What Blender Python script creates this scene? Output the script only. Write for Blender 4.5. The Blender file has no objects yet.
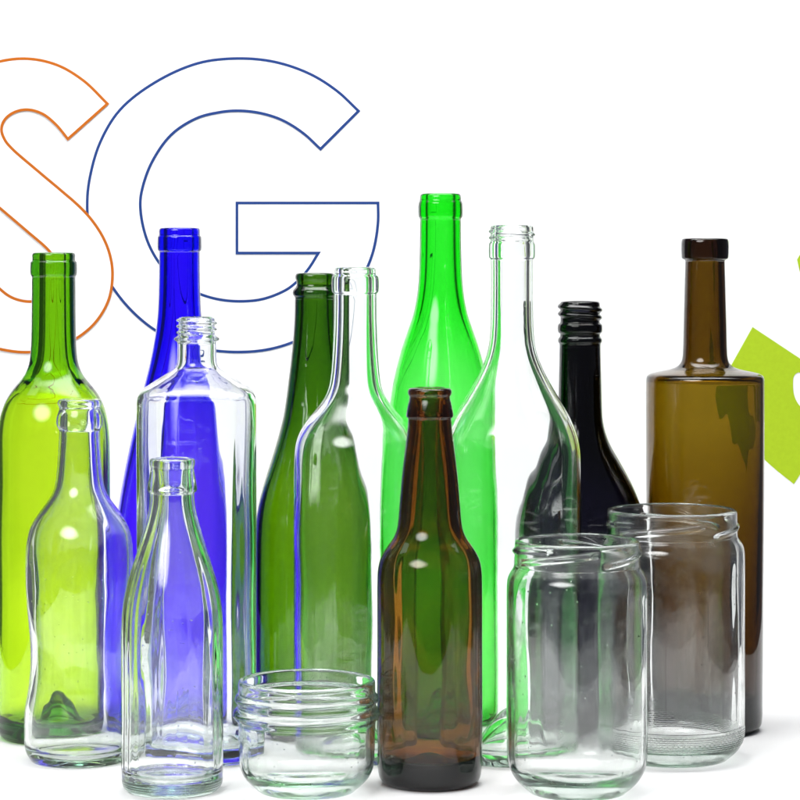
import bpy, bisect, math, random
from math import sin, cos, pi, sqrt, exp, log

# ------------------------------------------------------------------ scene
sc = bpy.context.scene
COL = sc.collection
F = 2600.0          # focal length in photo pixels (photo is 800 px wide)
HOR = 250.0         # horizon row of the photo
H = 0.333           # camera height in metres
WALL = 2.32         # distance of the white backdrop


def link(o):
    COL.objects.link(o)
    return o


def tag(o, label=None, cat=None, group=None, kind=None):
    if label: o['label'] = label
    if cat: o['category'] = cat
    if group: o['group'] = group
    if kind: o['kind'] = kind
    return o


# ------------------------------------------------------------------ materials
def nodes(name):
    m = bpy.data.materials.new(name)
    m.use_nodes = True
    nt = m.node_tree
    nt.nodes.clear()
    return m, nt, nt.nodes.new('ShaderNodeOutputMaterial')


def glass(name, T, rough=0.0, ior=1.5, smudge=0.0, bump=0.0, seeds=0.0, film=0.0):
    """Glass tinted by real absorption; T is what 6 mm of it lets through."""
    m, nt, out = nodes(name)
    g = nt.nodes.new('ShaderNodeBsdfGlass')
    g.inputs['Color'].default_value = (1, 1, 1, 1)
    g.inputs['IOR'].default_value = ior
    g.inputs['Roughness'].default_value = rough
    tc = nt.nodes.new('ShaderNodeTexCoord')
    if smudge > 0:
        n = nt.nodes.new('ShaderNodeTexNoise')
        n.inputs['Scale'].default_value = 38
        n.inputs['Detail'].default_value = 5
        n.inputs['Roughness'].default_value = 0.62
        nt.links.new(tc.outputs['Object'], n.inputs['Vector'])
        r = nt.nodes.new('ShaderNodeMapRange')
        r.inputs['From Min'].default_value = 0.52
        r.inputs['From Max'].default_value = 0.72
        r.inputs['To Min'].default_value = rough
        r.inputs['To Max'].default_value = smudge
        nt.links.new(n.outputs['Fac'], r.inputs['Value'])
        nt.links.new(r.outputs['Result'], g.inputs['Roughness'])
    if bump > 0:
        n = nt.nodes.new('ShaderNodeTexNoise')
        n.inputs['Scale'].default_value = 55
        n.inputs['Detail'].default_value = 2
        mp = nt.nodes.new('ShaderNodeMapping')
        mp.inputs['Scale'].default_value = (1, 1, 0.45)
        nt.links.new(tc.outputs['Object'], mp.inputs['Vector'])
        nt.links.new(mp.outputs['Vector'], n.inputs['Vector'])
        b = nt.nodes.new('ShaderNodeBump')
        b.inputs['Strength'].default_value = bump
        b.inputs['Distance'].default_value = 0.002
        nt.links.new(n.outputs['Fac'], b.inputs['Height'])
        last = b
        if seeds > 0:               # scattered specks and tiny blisters
            vo = nt.nodes.new('ShaderNodeTexVoronoi')
            vo.inputs['Scale'].default_value = 330
            nt.links.new(tc.outputs['Object'], vo.inputs['Vector'])
            m1 = nt.nodes.new('ShaderNodeMapRange'); m1.interpolation_type = 'SMOOTHSTEP'
            m1.inputs['From Min'].default_value = 0.08; m1.inputs['From Max'].default_value = 0.20
            m1.inputs['To Min'].default_value = 1; m1.inputs['To Max'].default_value = 0
            nt.links.new(vo.outputs['Distance'], m1.inputs['Value'])
            sx = nt.nodes.new('ShaderNodeSeparateColor')
            nt.links.new(vo.outputs['Color'], sx.inputs[0])
            gt = nt.nodes.new('ShaderNodeMath'); gt.operation = 'GREATER_THAN'; gt.inputs[1].default_value = 0.955
            nt.links.new(sx.outputs[0], gt.inputs[0])
            mu = nt.nodes.new('ShaderNodeMath'); mu.operation = 'MULTIPLY'
            nt.links.new(m1.outputs['Result'], mu.inputs[0]); nt.links.new(gt.outputs[0], mu.inputs[1])
            b2 = nt.nodes.new('ShaderNodeBump')
            b2.inputs['Strength'].default_value = seeds; b2.inputs['Distance'].default_value = 0.0003
            nt.links.new(mu.outputs[0], b2.inputs['Height'])
            nt.links.new(b.outputs['Normal'], b2.inputs['Normal'])
            last = b2
        nt.links.new(last.outputs['Normal'], g.inputs['Normal'])
    surf = g.outputs[0]
    if film > 0:                    # dried cloudy residue in patches
        n = nt.nodes.new('ShaderNodeTexNoise')
        n.inputs['Scale'].default_value = 26; n.inputs['Detail'].default_value = 7; n.inputs['Roughness'].default_value = 0.6
        n.inputs['Distortion'].default_value = 0.8
        nt.links.new(tc.outputs['Object'], n.inputs['Vector'])
        r = nt.nodes.new('ShaderNodeMapRange'); r.interpolation_type = 'SMOOTHSTEP'
        r.inputs['From Min'].default_value = 0.50; r.inputs['From Max'].default_value = 0.60
        r.inputs['To Min'].default_value = 0.0; r.inputs['To Max'].default_value = film
        nt.links.new(n.outputs['Fac'], r.inputs['Value'])
        df = nt.nodes.new('ShaderNodeBsdfDiffuse')
        df.inputs['Color'].default_value = (0.75, 0.77, 0.80, 1)
        mx = nt.nodes.new('ShaderNodeMixShader')
        nt.links.new(r.outputs['Result'], mx.inputs[0])
        nt.links.new(g.outputs[0], mx.inputs[1]); nt.links.new(df.outputs[0], mx.inputs[2])
        surf = mx.outputs[0]
    nt.links.new(surf, out.inputs['Surface'])
    sig = [-log(t) / 0.006 for t in T]
    d = max(sig) * 1.001
    v = nt.nodes.new('ShaderNodeVolumeAbsorption')
    v.inputs['Color'].default_value = tuple(1 - s / d for s in sig) + (1,)
    v.inputs['Density'].default_value = d
    nt.links.new(v.outputs[0], out.inputs['Volume'])
    return m


def matte(name, rgb, var=0.03, scale=60, bump=0.0, rough=0.9):
    m, nt, out = nodes(name)
    p = nt.nodes.new('ShaderNodeBsdfPrincipled')
    p.inputs['Roughness'].default_value = rough
    p.inputs['Specular IOR Level'].default_value = 0.2
    tc = nt.nodes.new('ShaderNodeTexCoord')
    n = nt.nodes.new('ShaderNodeTexNoise')
    n.inputs['Scale'].default_value = scale
    n.inputs['Detail'].default_value = 6
    nt.links.new(tc.outputs['Object'], n.inputs['Vector'])
    r = nt.nodes.new('ShaderNodeMix')
    r.data_type = 'RGBA'
    nt.links.new(n.outputs['Fac'], r.inputs['Factor'])
    r.inputs['A'].default_value = tuple(c * (1 - var) for c in rgb) + (1,)
    r.inputs['B'].default_value = tuple(min(1, c * (1 + var)) for c in rgb) + (1,)
    nt.links.new(r.outputs['Result'], p.inputs['Base Color'])
    if bump:
        b = nt.nodes.new('ShaderNodeBump')
        b.inputs['Strength'].default_value = bump
        b.inputs['Distance'].default_value = 0.0005
        nt.links.new(n.outputs['Fac'], b.inputs['Height'])
        nt.links.new(b.outputs['Normal'], p.inputs['Normal'])
    nt.links.new(p.outputs[0], out.inputs['Surface'])
    return m


CLEAR = (0.972, 0.987, 0.978)
M_LIME = glass('lime_green_glass', (0.49, 0.76, 0.014))
M_BLUE = glass('cobalt_blue_glass', (0.085, 0.020, 0.92))
M_DARKGREEN = glass('dark_green_glass', (0.155, 0.335, 0.006))
M_GREEN = glass('bright_green_glass', (0.11, 0.90, 0.11))
M_BLACK = glass('near_black_glass', (0.0035, 0.003, 0.010))
M_OLIVE = glass('olive_amber_glass', (0.168, 0.096, 0.002))
M_BROWN = glass('brown_glass', (0.33, 0.165, 0.022))
M_CLEAR = glass('clear_glass', CLEAR, bump=0.03)
M_CLEAR_SQ = glass('clear_flint_glass', (0.965, 0.982, 0.978), bump=0.05)
M_CLEAR_OLD = glass('clear_worn_glass', (0.968, 0.985, 0.976), bump=0.07, seeds=0.5, film=0.02)
M_JAR = glass('clear_jar_glass', (0.962, 0.984, 0.970), smudge=0.30, bump=0.09, seeds=0.8, film=0.028)
M_PAPER = matte('white_paper', (0.88, 0.88, 0.88), 0.012, 40, 0.05)
M_ORANGE = matte('orange_print', (0.50, 0.125, 0.008), 0.03)
M_NAVY = matte('blue_print', (0.018, 0.052, 0.21), 0.03)
M_WHITE = matte('white_print', (0.90, 0.90, 0.90), 0.01)
M_LIMEPAPER = matte('lime_paper', (0.37, 0.53, 0.018), 0.10, 260, 0.15)


# ------------------------------------------------------------------ profiles
def catmull(pts, n=6):
    out = []
    P = [pts[0]] + list(pts) + [pts[-1]]
    for i in range(1, len(P) - 2):
        p0, p1, p2, p3 = P[i - 1], P[i], P[i + 1], P[i + 2]

        def dist(a, b):
            return max(1e-7, math.hypot(a[0] - b[0], a[1] - b[1]) ** 0.5)
        d1, d2, d3 = dist(p0, p1), dist(p1, p2), dist(p2, p3)
        if p0 == p1: d1 = d2
        if p2 == p3: d3 = d2
        for k in range(n):
            t = k / n
            q = []
            for c in (0, 1):
                m1 = ((p1[c] - p0[c]) / d1 - (p2[c] - p0[c]) / (d1 + d2) + (p2[c] - p1[c]) / d2) * d2
                m2 = ((p2[c] - p1[c]) / d2 - (p3[c] - p1[c]) / (d2 + d3) + (p3[c] - p2[c]) / d3) * d2
                if p0 == p1: m1 = (p2[c] - p1[c])
                if p2 == p3: m2 = (p2[c] - p1[c])
                q.append((2 * t**3 - 3 * t**2 + 1) * p1[c] + (t**3 - 2 * t**2 + t) * m1
                         + (-2 * t**3 + 3 * t**2) * p2[c] + (t**3 - t**2) * m2)
            out.append(tuple(q))
    out.append(tuple(pts[-1]))
    return out


def resample(poly, step):
    """Drop points closer than step, add points on long runs."""
    out = [poly[0]]
    for p in poly[1:-1]:
        if math.hypot(p[0] - out[-1][0], p[1] - out[-1][1]) >= step:
            out.append(p)
    out.append(poly[-1])
    res = [out[0]]
    for p in out[1:]:
        q = res[-1]
        L = math.hypot(p[0] - q[0], p[1] - q[1])
        k = max(1, int(L / 0.004))
        for j in range(1, k + 1):
            res.append((q[0] + (p[0] - q[0]) * j / k, q[1] + (p[1] - q[1]) * j / k))
    return res


def zr_at(poly, z):
    """radius of a top-to-bottom (z, r) polyline at height z"""
    for a, b in zip(poly, poly[1:]):
        if a[0] >= z >= b[0]:
            t = 0 if a[0] == b[0] else (a[0] - z) / (a[0] - b[0])
            return a[1] + (b[1] - a[1]) * t
    return poly[0][1] if z > poly[0][0] else poly[-1][1]


def wobble(seed, amp, cord=0.00011):
    rnd = random.Random(seed)
    terms = []
    for _ in range(9):
        terms.append((rnd.randint(1, 5), rnd.uniform(15, 110), rnd.uniform(0, 6.28), rnd.uniform(0, 6.28), rnd.uniform(.3, 1)))
    s = sum(t[4] for t in terms)
    cords = [(rnd.randint(7, 30), rnd.uniform(2, 9), rnd.uniform(0, 6.28), rnd.uniform(0, 6.28), rnd.uniform(.3, 1)) for _ in range(8)]

    def f(z, a):
        return amp * sum(w * sin(k * a + p) * sin(fz * z + q) for k, fz, p, q, w in terms) / s * 2.2 \
            + cord * sum(w * sin(k * a + p + .5 * sin(fz * z + q)) for k, fz, p, q, w in cords) / 3
    return f


def lathe_loop(name, loop, seg, mat, parent, outer_dr=None, inner_dr=None, shape=None):
    """loop: list of (z, r, side) running round the closed section; a point with r == 0 is a pole."""
    verts, faces, rows = [], [], []
    for (z, r, side) in loop:
        if r <= 1e-9:
            rows.append(('p', len(verts)))
            verts.append((0, 0, z))
            continue
        rows.append(('r', len(verts)))
        for k in range(seg):
            a = 2 * pi * k / seg
            rr = r
            if side == 'o' and outer_dr: rr += outer_dr(z, a)
            if side == 'i' and inner_dr: rr += inner_dr(z, a)
            if shape: rr *= shape(z, a, side)
            verts.append((rr * cos(a), rr * sin(a), z))
    n = len(rows)
    closed = rows[0][0] == 'r' and rows[-1][0] == 'r'
    for i in range(n if closed else n - 1):
        (ta, a), (tb, b) = rows[i], rows[(i + 1) % n]
        if ta == 'p' and tb == 'p':
            continue
        for k in range(seg):
            k2 = (k + 1) % seg
            if ta == 'p':
                faces.append((a, b + k2, b + k))
            elif tb == 'p':
                faces.append((a + k, a + k2, b))
            else:
                faces.append((a + k, a + k2, b + k2, b + k))
    me = bpy.data.meshes.new(name)
    me.from_pydata(verts, [], faces)
    import bmesh
    bm = bmesh.new(); bm.from_mesh(me)
    bmesh.ops.recalc_face_normals(bm, faces=bm.faces)
    bm.to_mesh(me); bm.free()
    me.polygons.foreach_set('use_smooth', [True] * len(me.polygons))
    me.set_sharp_from_angle(angle=math.radians(58))
    me.materials.append(mat)
    me.update()
    o = link(bpy.data.objects.new(name, me))
    o.parent = parent
    return o


def vessel(name, label, cat, group, mat, cx, D, prof, wall, bore=None, base_t=0.006, punt=0.0, punt_r=0.72,
           fillet=0.006, cut=None, heel=None, seg=144, wob=0.0002, seed=1, finish='lip', thread=None,
           heel_dr=None, shape=None, rot=0.0, collar_y=None, taper=0.0, cord=0.00011, heel_name='base', dense=None):
    """A hollow glass vessel: outer silhouette in photo rows/half-widths measured at distance D."""
    s = D / F
    root = link(bpy.data.objects.new(name, None))
    root.empty_display_size = 0.03
    root.location = ((cx - 400) * s, D, 0.0003)
    root.rotation_euler = (0, 0, rot)
    tag(root, label, cat, group)
    pts = [(H - (y - HOR) * s, hw * s) for y, hw in prof]
    pts[-1] = (0.0, pts[-1][1])
    outer = catmull(pts, 7)
    # clamp monotone in z
    mono = [outer[0]]
    for p in outer[1:]:
        mono.append((min(p[0], mono[-1][0]), max(p[1], 0.001)))
    outer = resample(mono, 0.0005)
    fine = [mono[0]]
    for p in mono[1:]:
        q = fine[-1]
        k = max(1, int(math.hypot(p[0] - q[0], p[1] - q[1]) / 0.00012))
        fine += [(q[0] + (p[0] - q[0]) * j / k, q[1] + (p[1] - q[1]) * j / k) for j in range(1, k + 1)]
    mono = fine
    negz = [-p[0] for p in mono]
    for dn in (dense or []):        # extra rows where a thread or stipple runs
        z1, z0, st = H - (dn[0] - HOR) * s, H - (dn[1] - HOR) * s, dn[2]
        z1 = min(z1, outer[0][0]); z0 = max(z0, 0.0015)
        keep_t = [p for p in outer if p[0] > z1]
        keep_b = [p for p in outer if p[0] < z0]
        n = int((z1 - z0) / st)
        mid = [(z1 - (z1 - z0) * k / n, zr_at(outer, z1 - (z1 - z0) * k / n)) for k in range(n + 1)]
        outer = keep_t + mid + keep_b
    ztop = outer[0][0]
    # inner surface: a ball of the wall's thickness rolled along the outside
    w2 = wall * wall
    zc = H - ((collar_y or prof[0][0]) - HOR) * s

    def ball(z):
        best = 9
        lo, hi = bisect.bisect_left(negz, -z - wall), bisect.bisect_right(negz, -z + wall)
        for (zi, ri) in mono[lo:hi]:
            d = z - zi
            if abs(d) < wall:
                v = ri - sqrt(w2 - d * d)
                if v < best: best = v
        return best
    zs, z = [], ztop - wall * 0.2
    inner = []
    R0 = None
    zb = zc - wall * 1.02
    bore_r = bore * s if bore else ball(zb)
    z_sh = ztop * 0.62
    r_neck, r_body = ball(zb), max(p[1] for p in mono) - wall
    while z > base_t:
        if z >= zb:
            r = bore_r
        else:
            r = ball(z)
            if bore:                # the wall thickens towards the neck
                x = min(1, max(0, (r - r_neck) / (0.85 * (r_body - r_neck))))
                r -= (r_neck - bore_r) * (1 - x * x * (3 - 2 * x))
        if z < z_sh: r -= taper * (1 - z / z_sh)        # walls grow heavier towards the foot
        if z < base_t + fillet:
            q = fillet - (z - base_t)
            r -= fillet - sqrt(max(0, fillet * fillet - q * q))
        inner.append((z, r))
        z -= 0.00035
    # light smoothing
    for _ in range(24):
        inner = [inner[0]] + [(inner[i][0], (inner[i - 1][1] + 2 * inner[i][1] + inner[i + 1][1]) / 4)
                              for i in range(1, len(inner) - 1)] + [inner[-1]]
    inner = resample(inner, 0.0013)
    Rf = inner[-1][1]
    Ro = outer[-1][1]

    def push(r, R, h):
        x = r / R
        return 0 if x >= 1 else h * (0.5 + 0.5 * cos(pi * x)) ** 0.85
    Rp = punt_r * Ro
    pin = max(punt, 0.0012)
    floor_in = [(base_t + push(Rf * (1 - k / 22), Rp, pin), Rf * (1 - k / 22)) for k in range(1, 22)] + [(base_t + pin, 0)]
    pout = max(punt - 0.001, 0.002)
    bot = [(push(Ro * k / 22, Rp, pout), Ro * k / 22) for k in range(21, 0, -1)] + [(pout, 0)]
    o_pts = [(z, r, 'o') for z, r in outer]                      # top -> bottom
    i_pts = [(z, r, 'i') for z, r in inner]                      # top -> bottom
    lipr = [(ztop + 0.00015, (outer[0][1] + inner[0][1]) / 2, 'l')]
    prof_o, r_big = outer, max(p[1] for p in outer)
    wf = wobble(seed, wob, cord)

    def fade_in(z, a):                                            # no wobble in the mouth
        k = min(1, max(0, (zb - z) / 0.02))
        return wf(z, a) * k * min(1, (zr_at(prof_o, z) / r_big)) ** 3
    of = wobble(seed + 50, wob * 0.22)

    def o_dr(z, a):
        v = 0.4 * of(z, a) * min(1, (zr_at(prof_o, z) / r_big)) ** 3 * min(1, max(0, (zb - z) / 0.02))
        if thread: v += thread(z, a, ztop)
        if heel_dr: v += heel_dr(z, a)
        return v
    levels = []
    if cut: levels.append(H - (cut - HOR) * s)
    if heel: levels.append(heel)
    g = 0.00003
    tops = [None] + levels
    bots = levels + [None]
    names = [finish] if cut else []
    names.append('body')
    if heel: names.append(heel_name)
    if not cut: names = ['body'] + ([heel_name] if heel else [])
    for nm, zt, zbm in zip(names, tops, bots):
        def part(P, f):
            q = [p for p in P if (zt is None or p[0] < zt - g - 1e-5) and (zbm is None or p[0] > zbm + g + 1e-5)]
            poly = [(p[0], p[1]) for p in P]
            if zt is not None: q = [(zt - g, zr_at(poly, zt - g), f)] + q
            if zbm is not None: q = q + [(zbm + g, zr_at(poly, zbm + g), f)]
            return q
        oo, ii = part(o_pts, 'o'), part(i_pts, 'i')
        if zbm is None:
            loop = [(z, r, 'b') for z, r in bot[::-1]] + oo[::-1]
            loop += (lipr if zt is None else []) + ii + [(z, r, 'f') for z, r in floor_in]
        else:
            loop = oo[::-1] + (lipr if zt is None else []) + ii
        lathe_loop(nm, loop, seg, mat, root, o_dr, fade_in, shape)
    return root


def helix(z_lo, z_hi, pitch, h, width, a0=0.0, starts=1):
    """screw thread ridge between two depths below the mouth"""
    def f(z, a, ztop):
        d = ztop - z
        if d < z_lo - pitch or d > z_hi + pitch: return 0
        ph = ((a - a0) % (2 * pi)) / (2 * pi)
        best = 0
        for n in range(-2, 12):
            c = z_lo + (n + ph * starts) * pitch
            if c < z_lo or c > z_hi: continue
            e = min(1, (c - z_lo) / (0.12 * pitch) + .05, (z_hi - c) / (0.12 * pitch) + .05)
            x = abs(d - c) / width
            if x < 1: best = max(best, e * (1 - x * x) ** 1.2)
        return h * best
    return f


def lugs(n, d0, d1, span, h, width, a0=0.0):
    """n slanted thread lugs on a jar mouth"""
    def f(z, a, ztop):
        d = ztop - z
        if d < d0 - width or d > d1 + width: return 0
        best = 0
        for k in range(n):
            t = ((a - a0 - 2 * pi * k / n) % (2 * pi)) / span
            if t > 1: continue
            c = d1 + (d0 - d1) * t
            x = abs(d - c) / width
            e = min(1, t / .08, (1 - t) / .08)
            if x < 1: best = max(best, e * (1 - x * x) ** 1.1)
        return h * best
    return f


BG, JG = 'empty glass bottles standing in a cluster', 'empty glass jars in the front row'
HZ = lambda D: HOR + F * H / D   # photo row of the foot at distance D

# ------------------------------------------------------------------ back row
D = 1.78
vessel('wine_bottle', 'lime green wine bottle at the far left behind the small waisted clear bottle', 'bottle', BG,
       M_LIME, 53.7, D,
       [(253, 18.6), (253.6, 20.6), (255.2, 21.4), (261.2, 21.5), (262.4, 22.8), (264, 23.1), (274, 23.1), (275.8, 22.6), (276.8, 21.8), (282, 21.7), (300, 21.8),
        (330, 22.1), (350, 22.8), (362, 24.2), (371, 27), (378, 31), (386, 37.6), (395, 44.3), (405, 49.4), (417, 53.1),
        (432, 55.3), (450, 56), (500, 56.2), (600, 56.2), (700, 56.2), (722, 56), (731, 54.6), (HZ(D), 50)],
       0.0030, punt=0.021, base_t=0.011, bore=10.5, cut=277.3, seed=3, collar_y=277, wob=0.00016, cord=0.00005)
D = 1.82
vessel('wine_bottle', 'cobalt blue bottle with tall sloping shoulders behind the square clear bottle', 'bottle', BG,
       M_BLUE, 179.5, D,
       [(228.3, 17.8), (229, 19.7), (230.6, 20.4), (236, 20.6), (237.2, 21.7), (239, 21.9), (249, 21.9), (250.8, 21.5), (251.8, 20.4), (257, 20.3), (280, 20.5),
        (300, 21), (320, 22.3), (340, 25), (360, 28.8), (385, 34.8), (400, 38.8), (430, 46), (470, 54.5), (500, 59.8),
        (530, 63.5), (560, 65.3), (600, 65.8), (700, 65.8), (712, 65.3), (720, 63), (HZ(D), 57)],
       0.0030, punt=0.018, bore=13, cut=252.3, seed=5, collar_y=252, wob=0.00014, cord=0.00004)
D = 1.80
vessel('sparkling_wine_bottle', 'dark green sparkling wine bottle with ringed lip, behind the clear bottle and short jar', 'bottle', BG,
       M_DARKGREEN, 315, D,
       [(273.4, 16.5), (274, 18.4), (275.6, 19.5), (279, 19.6), (281, 18.9), (284, 18.3), (287, 19), (289, 20.6), (291, 22), (294, 22.4),
        (296, 21.6), (297.6, 20.3), (302, 20.2), (320, 20.7), (340, 22), (360, 24), (380, 26.4), (400, 29), (417, 31.8),
        (442, 38.3), (472, 47.5), (490, 53), (510, 57.5), (540, 60.3), (580, 61), (700, 61), (715, 60.4), (724, 58), (HZ(D), 52)],
       0.0034, punt=0.026, bore=12, taper=0.001, cut=299.5, seed=7, collar_y=299, wob=0.0002, finish='ringed_lip')
vessel('wine_bottle', 'tallest bottle, bright green glass, behind the brown beer bottle', 'bottle', BG,
       M_GREEN, 440.5, D,
       [(194, 17.4), (194.6, 19.3), (196.4, 20.4), (201, 20.8), (203, 21.8), (205, 22.1), (216, 22.1), (218, 21.4), (219, 20.6), (226, 20.6), (250, 20.8),
        (270, 21.4), (285, 22.3), (300, 24.2), (315, 27.4), (330, 32.4), (345, 37.6), (355, 40.6), (370, 44.5), (385, 47.8),
        (400, 50.2), (420, 52.4), (440, 54), (480, 55.8), (520, 56.2), (700, 56.2), (716, 55.8), (726, 54), (HZ(D), 49)],
       0.0030, punt=0.022, bore=13, cut=220.2, seed=9, collar_y=219.5, wob=0.00010, cord=0.00002)
vessel('wine_bottle', 'black glass bottle with screw neck behind the two tall jars', 'bottle', BG,
       M_BLACK, 580, D,
       [(301.7, 17.3), (302.4, 19), (304, 19.8), (312, 19.9), (323, 19.9), (324.6, 21.6), (326.5, 22.3), (331, 22.3), (333, 21.6), (334.4, 20.2),
        (337, 20.2), (338.6, 21.5), (340.5, 22), (342.5, 21.8), (344.2, 20.7), (350, 20.6), (370, 21), (390, 21.5), (410, 22), (420, 22.7),
        (432, 25.2), (445, 30.2), (460, 38.6), (475, 47), (490, 54.4), (505, 60.4), (515, 63), (530, 64.6), (560, 65),
        (700, 65), (714, 64.4), (723, 62), (HZ(D), 56)],
       0.0032, punt=0.02, bore=13.5, cut=347, seed=11, collar_y=346, finish='screw_neck',
       thread=helix(0.0018, 0.0135, 0.0052, 0.0017, 0.0022, 1.0), dense=[(301.7, 325, 0.0004)])
D = 1.807
vessel('spirits_bottle', 'olive amber cylindrical bottle with flat shoulder and narrow neck at the right', 'bottle', BG,
       M_OLIVE, 705, D,
       [(238.8, 20.5), (239.4, 22.4), (241, 23.3), (257, 23.4), (259, 22.9), (260, 21), (261, 19.9), (265, 19.8), (280, 20.2), (300, 20.7), (330, 21.5),
        (350, 22), (358, 22.6), (363, 24.2), (367, 28), (369.5, 34), (371.3, 42), (373, 50), (374.6, 55.2), (376.6, 57.8), (379.5, 58.7),
        (384, 58.9), (450, 58.9), (600, 58), (700, 57.2), (716, 56.9), (724, 55.6), (HZ(D), 50)],
       0.0026, punt=0.006, bore=14, cut=261.6, seed=13, collar_y=261.5, base_t=0.020, finish='collar', wob=0.00002, cord=0.0, taper=0.0030)

# ------------------------------------------------------------------ middle row
D = 1.700
vessel('juice_bottle', 'small clear bottle with a pinched waist in front of the lime green bottle', 'bottle', BG,
       M_CLEAR_OLD, 79.5, D,
       [(399.6, 18.5), (400.2, 20.6), (402, 21.6), (405, 21.5), (407.4, 20.5), (409.5, 20.2), (412, 21), (416, 22.3), (421, 23.1), (425, 22.8),
        (428, 21.6), (430.5, 20.4), (436, 20.3), (450, 21), (470, 22.4), (482, 23.8), (491, 26.2), (500, 31), (510, 38.3),
        (520, 45), (530, 49.6), (540, 52), (552, 53.3), (570, 53.6), (600, 52.6), (630, 49.8), (650, 48.6), (670, 49), (690, 51.2),
        (705, 53.8), (720, 55), (735, 55), (746, 54.4), (752, 52.6), (HZ(D), 48)],
       0.0034, bore=15.2, cut=431.5, seed=15, collar_y=431, base_t=0.0055, punt=0.0025, wob=0.00036, finish='lip')

KSQ, PSQ = 1.727, 22.0


def square(z, a, side):
    s = 1.71 / F
    zt, zl = H - (364 - HOR) * s, H - (397 - HOR) * s
    if side in 'il':
        zt -= 0.002; zl -= 0.002
    m = min(1, max(0, (zt - z) / (zt - zl)))
    m = m * m * (3 - 2 * m)
    if m <= 0: return 1.0
    c, n = abs(cos(a)), abs(sin(a))
    p, k = (PSQ, KSQ) if side in 'ob' else (16.0, 1.70)
    rho = (c**p + n**p + ((c + n) / k)**p) ** (-1 / p)
    return 1 + (rho - 1) * m


D = 1.71
vessel('square_bottle', 'clear square shouldered bottle with screw neck in front of the cobalt blue bottle', 'bottle', BG,
       M_CLEAR_SQ, 196.8, D,
       [(317.6, 15.8), (318.2, 17.4), (319.6, 17.9), (326, 18), (335, 18.2), (337, 20.4), (338.6, 22.4), (340.4, 22.4), (341.8, 20.6), (343.4, 19.5), (350, 19.4),
        (360, 19.6), (365, 20.4), (369, 23), (374, 30.5), (380, 40), (386, 49), (390, 54.5), (393.5, 57.6), (398, 58.9), (404, 59.3),
        (500, 59.3), (700, 59.3), (738, 59.3), (748, 58.6), (753, 56.5), (HZ(D), 52)],
       0.0034, bore=14.5, cut=344, seed=17, collar_y=344, base_t=0.010, punt=0.004, shape=square, seg=240, rot=math.radians(4.0), wob=0.0004,
       finish='screw_neck', thread=helix(0.0014, 0.0112, 0.0040, 0.0016, 0.0014, 2.2), dense=[(317.6, 342, 0.00035)])
vessel('wine_bottle', 'clear round shouldered wine bottle in front of the dark green sparkling wine bottle', 'bottle', BG,
       M_CLEAR, 355.2, D,
       [(267.8, 17.8), (268.4, 19.6), (270, 20.5), (275, 20.8), (276.6, 22.6), (278.4, 23.4), (291, 23.5), (293, 22.9), (294.2, 21.6), (300, 21.4), (320, 21.6),
        (340, 22.2), (360, 23.2), (375, 24.4), (386, 26), (395, 29.2), (403, 34), (411, 40.4), (420, 47.8), (430, 54.2), (440, 58.4),
        (450, 60.3), (470, 61.3), (600, 61.4), (725, 61.4), (742, 60.8), (749, 59), (HZ(D), 53)],
       0.0034, bore=14.2, cut=294.8, seed=19, collar_y=294.4, base_t=0.008, punt=0.020, wob=0.00024, cord=0.00005)
vessel('wine_bottle', 'clear wide shouldered bottle with screw neck between the bright green and black bottles', 'bottle', BG,
       M_CLEAR, 512, D,
       [(225.8, 19), (226.4, 20.6), (228, 21.3), (234, 21.4), (242, 21.5), (243.6, 22.6), (245, 23), (257, 23), (258.6, 22.5), (259.6, 21.3), (265, 21),
        (300, 21), (325, 21.3), (340, 22.3), (350, 24), (360, 27), (370, 31.2), (380, 36.4), (390, 42), (400, 48), (410, 54), (420, 59.2),
        (435, 65), (450, 68), (470, 69), (600, 69), (725, 69), (742, 68.3), (749, 66), (HZ(D), 60)],
       0.0034, bore=15, cut=260.3, seed=21, collar_y=260, base_t=0.008, punt=0.024, wob=0.00026, cord=0.00005, finish='screw_neck',
       thread=helix(0.0022, 0.0100, 0.0042, 0.0013, 0.0014, 0.4), dense=[(225.8, 246, 0.00035)])


def stipple(z0, z1, R, rows):
    st = (z1 - z0) / rows

    def f(z, a):
        if not z0 < z < z1: return 0
        k = (z - z0) / st
        v = max(0, sin(2 * pi * (k % 1) - pi / 2) * .5 + .5) ** 1.5
        return 0.00045 * v * (0.4 + 0.6 * (0.5 + 0.5 * sin(a * 84 + int(k) * pi)))
    return f


D = 1.706
vessel('glass_jar', 'tall clear jar with stippled foot in front of the olive amber bottle', 'jar', JG,
       M_JAR, 672, D,
       [(509.6, 61.8), (510.2, 63.6), (511.8, 64.6), (516, 64.8), (533.5, 65), (536, 65.3), (538.6, 66.6), (542, 69), (546, 71), (552, 72), (560, 72.3),
        (600, 72.3), (700, 72.3), (722, 72.2), (733, 71.6), (741, 69.6), (748, 65.5), (HZ(D), 55)],
       0.0030, cut=536, seed=23, collar_y=533, base_t=0.005, punt=0.003, fillet=0.012, wob=0.0003, heel=0.0228, finish='threaded_rim',
       thread=lugs(4, 0.0080, 0.0148, 1.45, 0.0014, 0.0021, 0.55), seg=420, dense=[(509.6, 540, 0.0004), (720, 749, 0.00022)], heel_dr=stipple(0.0105, 0.0215, 0.047, 8))

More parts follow.
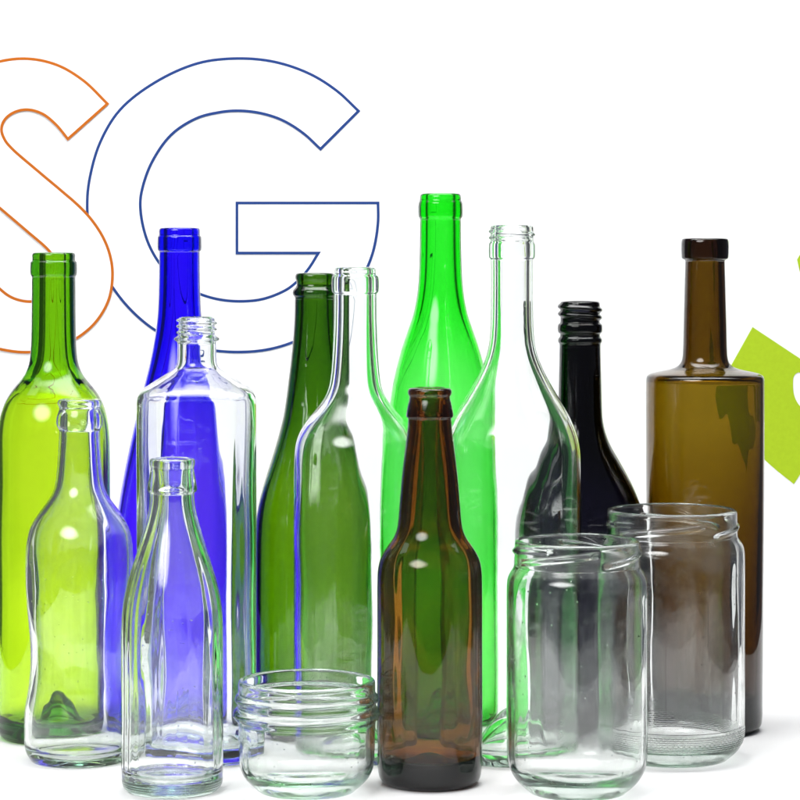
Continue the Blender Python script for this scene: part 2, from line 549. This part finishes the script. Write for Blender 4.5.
# ------------------------------------------------------------------ front row
D = 1.604
vessel('juice_bottle', 'small clear bottle with long tapering neck, front left beside the short jar', 'bottle', BG,
       M_CLEAR_OLD, 172.3, D,
       [(458.8, 19.5), (459.4, 21.6), (461, 22.6), (465, 22.6), (467.4, 21.8), (469, 21.6), (472, 22), (480, 23.4), (488, 24.6), (490.5, 24.6), (492, 23.8), (493.4, 22.2), (498, 22),
        (510, 23.4), (530, 28.3), (550, 34.6), (570, 40.8), (585, 45), (600, 48.2), (615, 50), (640, 50.7), (700, 50.7),
        (771, 50.7), (779, 50.3), (785, 48.8), (HZ(D), 45)],
       0.0034, bore=15, cut=494, seed=25, collar_y=493.6, base_t=0.009, punt=0.003, wob=0.0005, heel=0.0085, heel_dr=stipple(0.0015, 0.0075, 0.03, 4),
       dense=[(766, 785, 0.0005)], seg=240)
D = 1.624
vessel('beer_bottle', 'brown glass beer bottle with crown lip at the front between the jars', 'bottle', BG,
       M_BROWN, 429.8, D,
       [(388.2, 17.5), (388.8, 20), (390.6, 21.6), (393, 21.9), (395.2, 21.4), (397, 20.3), (399, 20.4), (404, 21.6), (411, 23), (415.5, 23.7), (417.4, 23.4), (418.6, 21.9),
        (423, 21.8), (430, 22.3), (450, 24.8), (480, 28.2), (505, 30.3), (520, 31.5), (530, 33.1), (538, 36.3), (545, 41), (552, 45.7), (560, 49.6), (570, 51.8),
        (582, 52.4), (650, 52.5), (758, 52.5), (769, 52), (778, 50), (HZ(D), 45)],
       0.0029, bore=14, cut=419.4, seed=27, collar_y=419, base_t=0.013, punt=0.006, wob=0.00035, finish='crown_lip', taper=0.0012)
D = 1.602
vessel('glass_jar', 'short wide clear jar with ridged rim beside the brown beer bottle', 'jar', JG,
       M_JAR, 306.8, D,
       [(679.6, 64.5), (680.2, 67), (682, 68.2), (688, 68.4), (693, 68.7), (695.5, 70.6), (698, 71.8), (700.5, 71.6), (703, 69.8), (705, 69.2), (708, 70.4), (711, 73), (714, 73.8), (717, 73),
        (719.6, 70.4), (722, 69), (728, 68.4), (750, 68), (766, 66.8), (774, 63.8), (781, 58.5), (HZ(D), 48)],
       0.0032, cut=723, seed=29, collar_y=722, base_t=0.005, punt=0.0025, fillet=0.012, wob=0.0005, finish='threaded_rim', seg=200)
D = 1.598
vessel('glass_jar', 'tall clear jar with slanted thread lugs at the front right before the black bottle', 'jar', JG,
       M_JAR, 577.2, D,
       [(540.4, 59.4), (541, 61.4), (542.6, 62.2), (547, 62.4), (563, 62.6), (566, 62.9), (569, 64.2), (573, 66.8), (578, 69.2), (584, 70.2), (592, 70.5),
        (650, 70.5), (735, 70.5), (756, 70), (767, 68), (775, 64.4), (782, 59), (HZ(D), 48)],
       0.0030, cut=566, seed=31, collar_y=563, base_t=0.005, punt=0.003, fillet=0.014, wob=0.00034, finish='threaded_rim',
       thread=lugs(4, 0.0052, 0.0126, 1.5, 0.0015, 0.0022, 0.35), seg=240, dense=[(540.4, 570, 0.0004)])


# ------------------------------------------------------------------ prints on the backdrop
def wp(x, y, off=0.0):
    s = WALL / F
    return ((x - 400) * s, WALL - off, H - (y - HOR) * s)


def smooth_path(segs):
    """segs: list of point lists; each list is one smooth run, corners where runs meet. Closed."""
    out = []
    for sgm in segs:
        c = catmull(sgm, 8) if len(sgm) > 2 else list(sgm)
        if out: c = c[1:] if math.hypot(c[0][0] - out[-1][0], c[0][1] - out[-1][1]) < .01 else c
        out += c
    if math.hypot(out[0][0] - out[-1][0], out[0][1] - out[-1][1]) < .01: out.pop()
    return out


def ribbon(name, path, width, y0, thick, mat, parent):
    """closed flat band with mitred corners, lying on the wall"""
    n = len(path)
    L, R = [], []
    for i in range(n):
        a, b, c = path[i - 1], path[i], path[(i + 1) % n]
        d1 = (b[0] - a[0], b[1] - a[1]); d2 = (c[0] - b[0], c[1] - b[1])
        l1, l2 = math.hypot(*d1) or 1, math.hypot(*d2) or 1
        n1, n2 = (-d1[1] / l1, d1[0] / l1), (-d2[1] / l2, d2[0] / l2)
        m = (n1[0] + n2[0], n1[1] + n2[1])
        q = m[0] * n1[0] + m[1] * n1[1]
        k = width / 2 / max(q, .3)
        L.append((b[0] + m[0] * k, b[1] + m[1] * k)); R.append((b[0] - m[0] * k, b[1] - m[1] * k))
    v, f = [], []
    for off in (y0 + thick, y0):
        v += [wp(p[0], p[1], off) for p in L] + [wp(p[0], p[1], off) for p in R]
    for i in range(n):
        j = (i + 1) % n
        f += [(i, j, n + j, n + i), (2 * n + i, 3 * n + i, 3 * n + j, 2 * n + j), (i, 2 * n + i, 2 * n + j, j), (n + i, n + j, 3 * n + j, 3 * n + i)]
    return mesh(name, v, f, mat, parent)


def plate(name, path, y0, thick, mat, parent, holes=()):
    import bmesh
    from mathutils.geometry import tessellate_polygon
    from mathutils import Vector
    loops = [path] + list(holes)
    flat = [p for lp in loops for p in lp]
    tris = tessellate_polygon([[Vector((x, y, 0)) for x, y in lp] for lp in loops])
    n = len(flat)
    v = [wp(x, y, y0 + thick) for x, y in flat] + [wp(x, y, y0) for x, y in flat]
    f = [tuple(t) for t in tris] + [tuple(n + i for i in reversed(t)) for t in tris]
    base = 0
    for lp in loops:
        m = len(lp)
        for i in range(m):
            j = (i + 1) % m
            f.append((base + i, base + j, n + base + j, n + base + i))
        base += m
    return mesh(name, v, f, mat, parent)


def mesh(name, v, f, mat, parent):
    import bmesh
    if parent:
        L = parent.location
        v = [(a - L[0], b - L[1], c - L[2]) for a, b, c in v]
    me = bpy.data.meshes.new(name)
    me.from_pydata(v, [], f)
    bm = bmesh.new(); bm.from_mesh(me)
    bmesh.ops.recalc_face_normals(bm, faces=bm.faces)
    bm.to_mesh(me); bm.free()
    me.materials.append(mat)
    o = link(bpy.data.objects.new(name, me))
    o.parent = parent
    return o


def letter(name, label, path, ink, foot, y0):
    r = link(bpy.data.objects.new(name, None))
    r.empty_display_size = .03
    r.location = wp(*foot)
    tag(r, label, 'letter', 'outlined capital letters on the white backdrop')
    plate('face', path, y0, 0.0002, M_WHITE, r)
    ribbon('outline', path, 2.7, y0 + 0.0001, 0.0003, ink, r)
    return r


G = smooth_path([
    [(237, 203), (378, 203)],
    [(378, 203), (378, 222), (374, 248), (367, 268), (352, 296), (330, 320), (300, 339), (270, 349), (238, 352), (205, 349), (178, 341), (155, 330),
     (132, 311), (112.5, 287), (97, 258), (89.5, 230), (87.3, 205), (89.5, 180), (100, 143), (120, 110), (155, 82.5), (198, 63.3), (238, 58.5),
     (275, 62), (310, 74), (337, 91), (358.5, 111)],
    [(358.5, 111), (320.5, 149)],
    [(320.5, 149), (303, 133), (282, 120), (260, 113), (238, 110.7), (218, 112.5), (196, 118.5), (171, 135), (151.5, 163), (142, 190), (140.3, 205), (143, 226),
     (150, 247), (162, 266.5), (180, 283.5), (200, 294), (220, 299.6), (241, 301.3), (263, 299), (285, 290.5), (296, 282.5), (308, 269.5), (318.5, 253)],
    [(318.5, 253), (237, 253)],
    [(237, 253), (237, 203)],
])
S = smooth_path([
    [(107.5, 103.8), (68, 139)],
    [(68, 139), (56, 124.5), (42, 113.5), (26, 109.6), (12, 113.5), (4, 121), (1.6, 130), (5, 140), (12, 148.5), (35, 168.5), (60, 189.5), (80, 207), (93, 221.5), (104, 239),
     (110.5, 257), (112.6, 275), (109, 299), (97, 320.5), (80, 336), (58, 347), (30, 352), (8, 350.5), (-12, 345), (-34, 331), (-54, 308)],
    [(-54, 308), (-14, 272.5)],
    [(-14, 272.5), (-3, 286), (12, 297.5), (30, 301.6), (45, 298), (56, 288), (59.5, 275), (56.5, 262), (49, 250.5), (27, 231), (0, 208), (-22, 189.5), (-42, 168), (-51, 150), (-53.5, 131),
     (-49, 104), (-34, 80), (-8, 64), (25, 58.7), (57, 65), (84, 81), (107.5, 103.8)],
])
letter('outline_letter', 'large capital G in thin blue outline on the backdrop behind the cobalt blue bottle', G, M_NAVY, (238, 352), 0.0002)
letter('outline_letter', 'large capital S in thin orange outline on the backdrop behind the lime green bottle', S, M_ORANGE, (30, 352), 0.0007)

sym = link(bpy.data.objects.new('recycling_symbol', None))
sym.location = wp(880, 484)
tag(sym, 'flat lime green recycling arrows on the backdrop behind the olive amber bottle', 'symbol')
# lower left arrow: folded ribbon with a rounded notch
ARROW = [(752.5, 327), (858, 397), (832, 412)] + catmull([(832, 412), (818, 412.5), (806, 411), (799.5, 406), (795.5, 398), (793.4, 389), (793, 380)], 6)[1:] + \
        [(785, 372)]
ARROW = [(752.5, 327), (900, 425)] + [(905, 455), (872, 432)] + [(840, 455)]
notch = catmull([(804, 374), (798, 372.5), (794, 376), (793, 383), (794, 395), (797.5, 403), (803, 409), (815, 418), (835, 431), (838, 426), (822, 400), (810, 381), (804, 374)], 5)[:-1]
left = catmull([(714, 396), (721, 404), (729, 413), (739, 424), (752, 444.5), (762, 457), (775, 469), (793.8, 484)], 5)
plate('arrow', [(752.5, 327), (800, 358.6), (852, 393)] + [(862, 410), (846, 452), (812, 463), (806, 465)] + left[::-1], 0.0002, 0.0003, M_LIMEPAPER, sym, holes=[notch])
plate('arrow', [(797, 259.5), (835, 196), (858, 158), (884, 146), (912, 158), (930, 188), (956, 172), (948, 250), (876, 222), (902, 205), (884, 176), (838, 280), (806, 300)],
      0.0002, 0.0003, M_LIMEPAPER, sym)
plate('arrow', [(880, 372), (925, 372), (946, 330), (922, 316), (995, 272), (1004, 350), (982, 346), (950, 412), (930, 424), (880, 424)], 0.0002, 0.0003, M_LIMEPAPER, sym)

# ------------------------------------------------------------------ the white sweep: table paper curving up into the backdrop
W, RAD = 0.58, 0.07
prof = [(1.13, 0.0), (1.4, 0.0), (1.9, 0.0), (WALL - RAD, 0.0)]
prof += [(WALL - RAD + RAD * sin(t * pi / 24), RAD - RAD * cos(t * pi / 24)) for t in range(1, 13)]
prof += [(WALL, 0.4), (WALL, 0.64)]
v, f = [], []
for y, z in prof:
    v += [(-W, y, z), (W, y, z)]
for i in range(len(prof) - 1):
    f.append((2 * i, 2 * i + 1, 2 * i + 3, 2 * i + 2))
sw = mesh('backdrop', v, f, M_PAPER, None)
sw.data.polygons.foreach_set('use_smooth', [True] * len(sw.data.polygons))
tag(sw, kind='structure')


# ------------------------------------------------------------------ studio lamps
def lamp(name, loc, target, sx, sy, power, shape='RECTANGLE', soft=False, col=(1, 1, 1)):
    from mathutils import Vector
    l = bpy.data.lights.new(name, 'AREA')
    l.shape = shape; l.size = sx; l.size_y = sy; l.energy = power; l.color = col
    if soft:                        # a softbox cloth glows most in its middle
        l.use_nodes = True
        nt = l.node_tree
        em = nt.nodes['Emission']
        ge = nt.nodes.new('ShaderNodeNewGeometry')
        ds = nt.nodes.new('ShaderNodeVectorMath'); ds.operation = 'DISTANCE'
        ds.inputs[1].default_value = (0.5, 0.5, 0)
        mr = nt.nodes.new('ShaderNodeMapRange'); mr.interpolation_type = 'SMOOTHSTEP'
        mr.inputs['From Min'].default_value = 0.20; mr.inputs['From Max'].default_value = 0.5
        mr.inputs['To Min'].default_value = 1.9; mr.inputs['To Max'].default_value = 0.0
        nt.links.new(ge.outputs['Parametric'], ds.inputs[0])
        nt.links.new(ds.outputs['Value'], mr.inputs['Value'])
        nt.links.new(mr.outputs['Result'], em.inputs['Strength'])
    o = link(bpy.data.objects.new(name, l))
    o.location = loc
    d = Vector(target) - Vector(loc)
    o.rotation_euler = d.to_track_quat('-Z', 'Y').to_euler()
    return o


lamp('overhead_softbox', (0.04, 1.74, 1.25), (0.04, 1.78, 0), 1.90, 0.90, 21, 'ELLIPSE', True)
lamp('front_softbox', (-0.85, 0.15, 1.30), (0, 1.7, 0.1), 1.70, 1.20, 28, 'ELLIPSE', True)
lamp('backdrop_lamp', (-0.62, 1.80, 1.00), (-0.15, WALL, 0.22), 0.30, 0.5, 0.8)
lamp('backdrop_lamp', (0.62, 1.80, 1.00), (0.15, WALL, 0.22), 0.30, 0.5, 0.8)

w = bpy.data.worlds.new('World')
sc.world = w
w.use_nodes = True
bg = w.node_tree.nodes['Background']
bg.inputs['Color'].default_value = (0.78, 0.82, 1.0, 1)
bg.inputs['Strength'].default_value = 0.12

# ------------------------------------------------------------------ camera
cam = bpy.data.cameras.new('camera')
cam.sensor_width = 36
cam.lens = 36 * F / 800
cam.shift_y = -(400 - HOR) / 800
cam.clip_start = 0.05
cam.clip_end = 50
co = link(bpy.data.objects.new('camera', cam))
co.location = (0, 0, H)
co.rotation_euler = (pi / 2, 0, 0)
sc.camera = co

sc.view_settings.view_transform = 'Standard'
sc.view_settings.look = 'None'
sc.view_settings.exposure = 0
sc.view_settings.gamma = 1
sc.render.engine = 'CYCLES'
c = sc.cycles
c.max_bounces = 40
c.transmission_bounces = 36
c.glossy_bounces = 12
c.diffuse_bounces = 5
c.volume_bounces = 0
c.transparent_max_bounces = 16
c.caustics_reflective = True
c.caustics_refractive = True
c.blur_glossy = 0.3
c.sample_clamp_indirect = 12
c.use_denoising = True
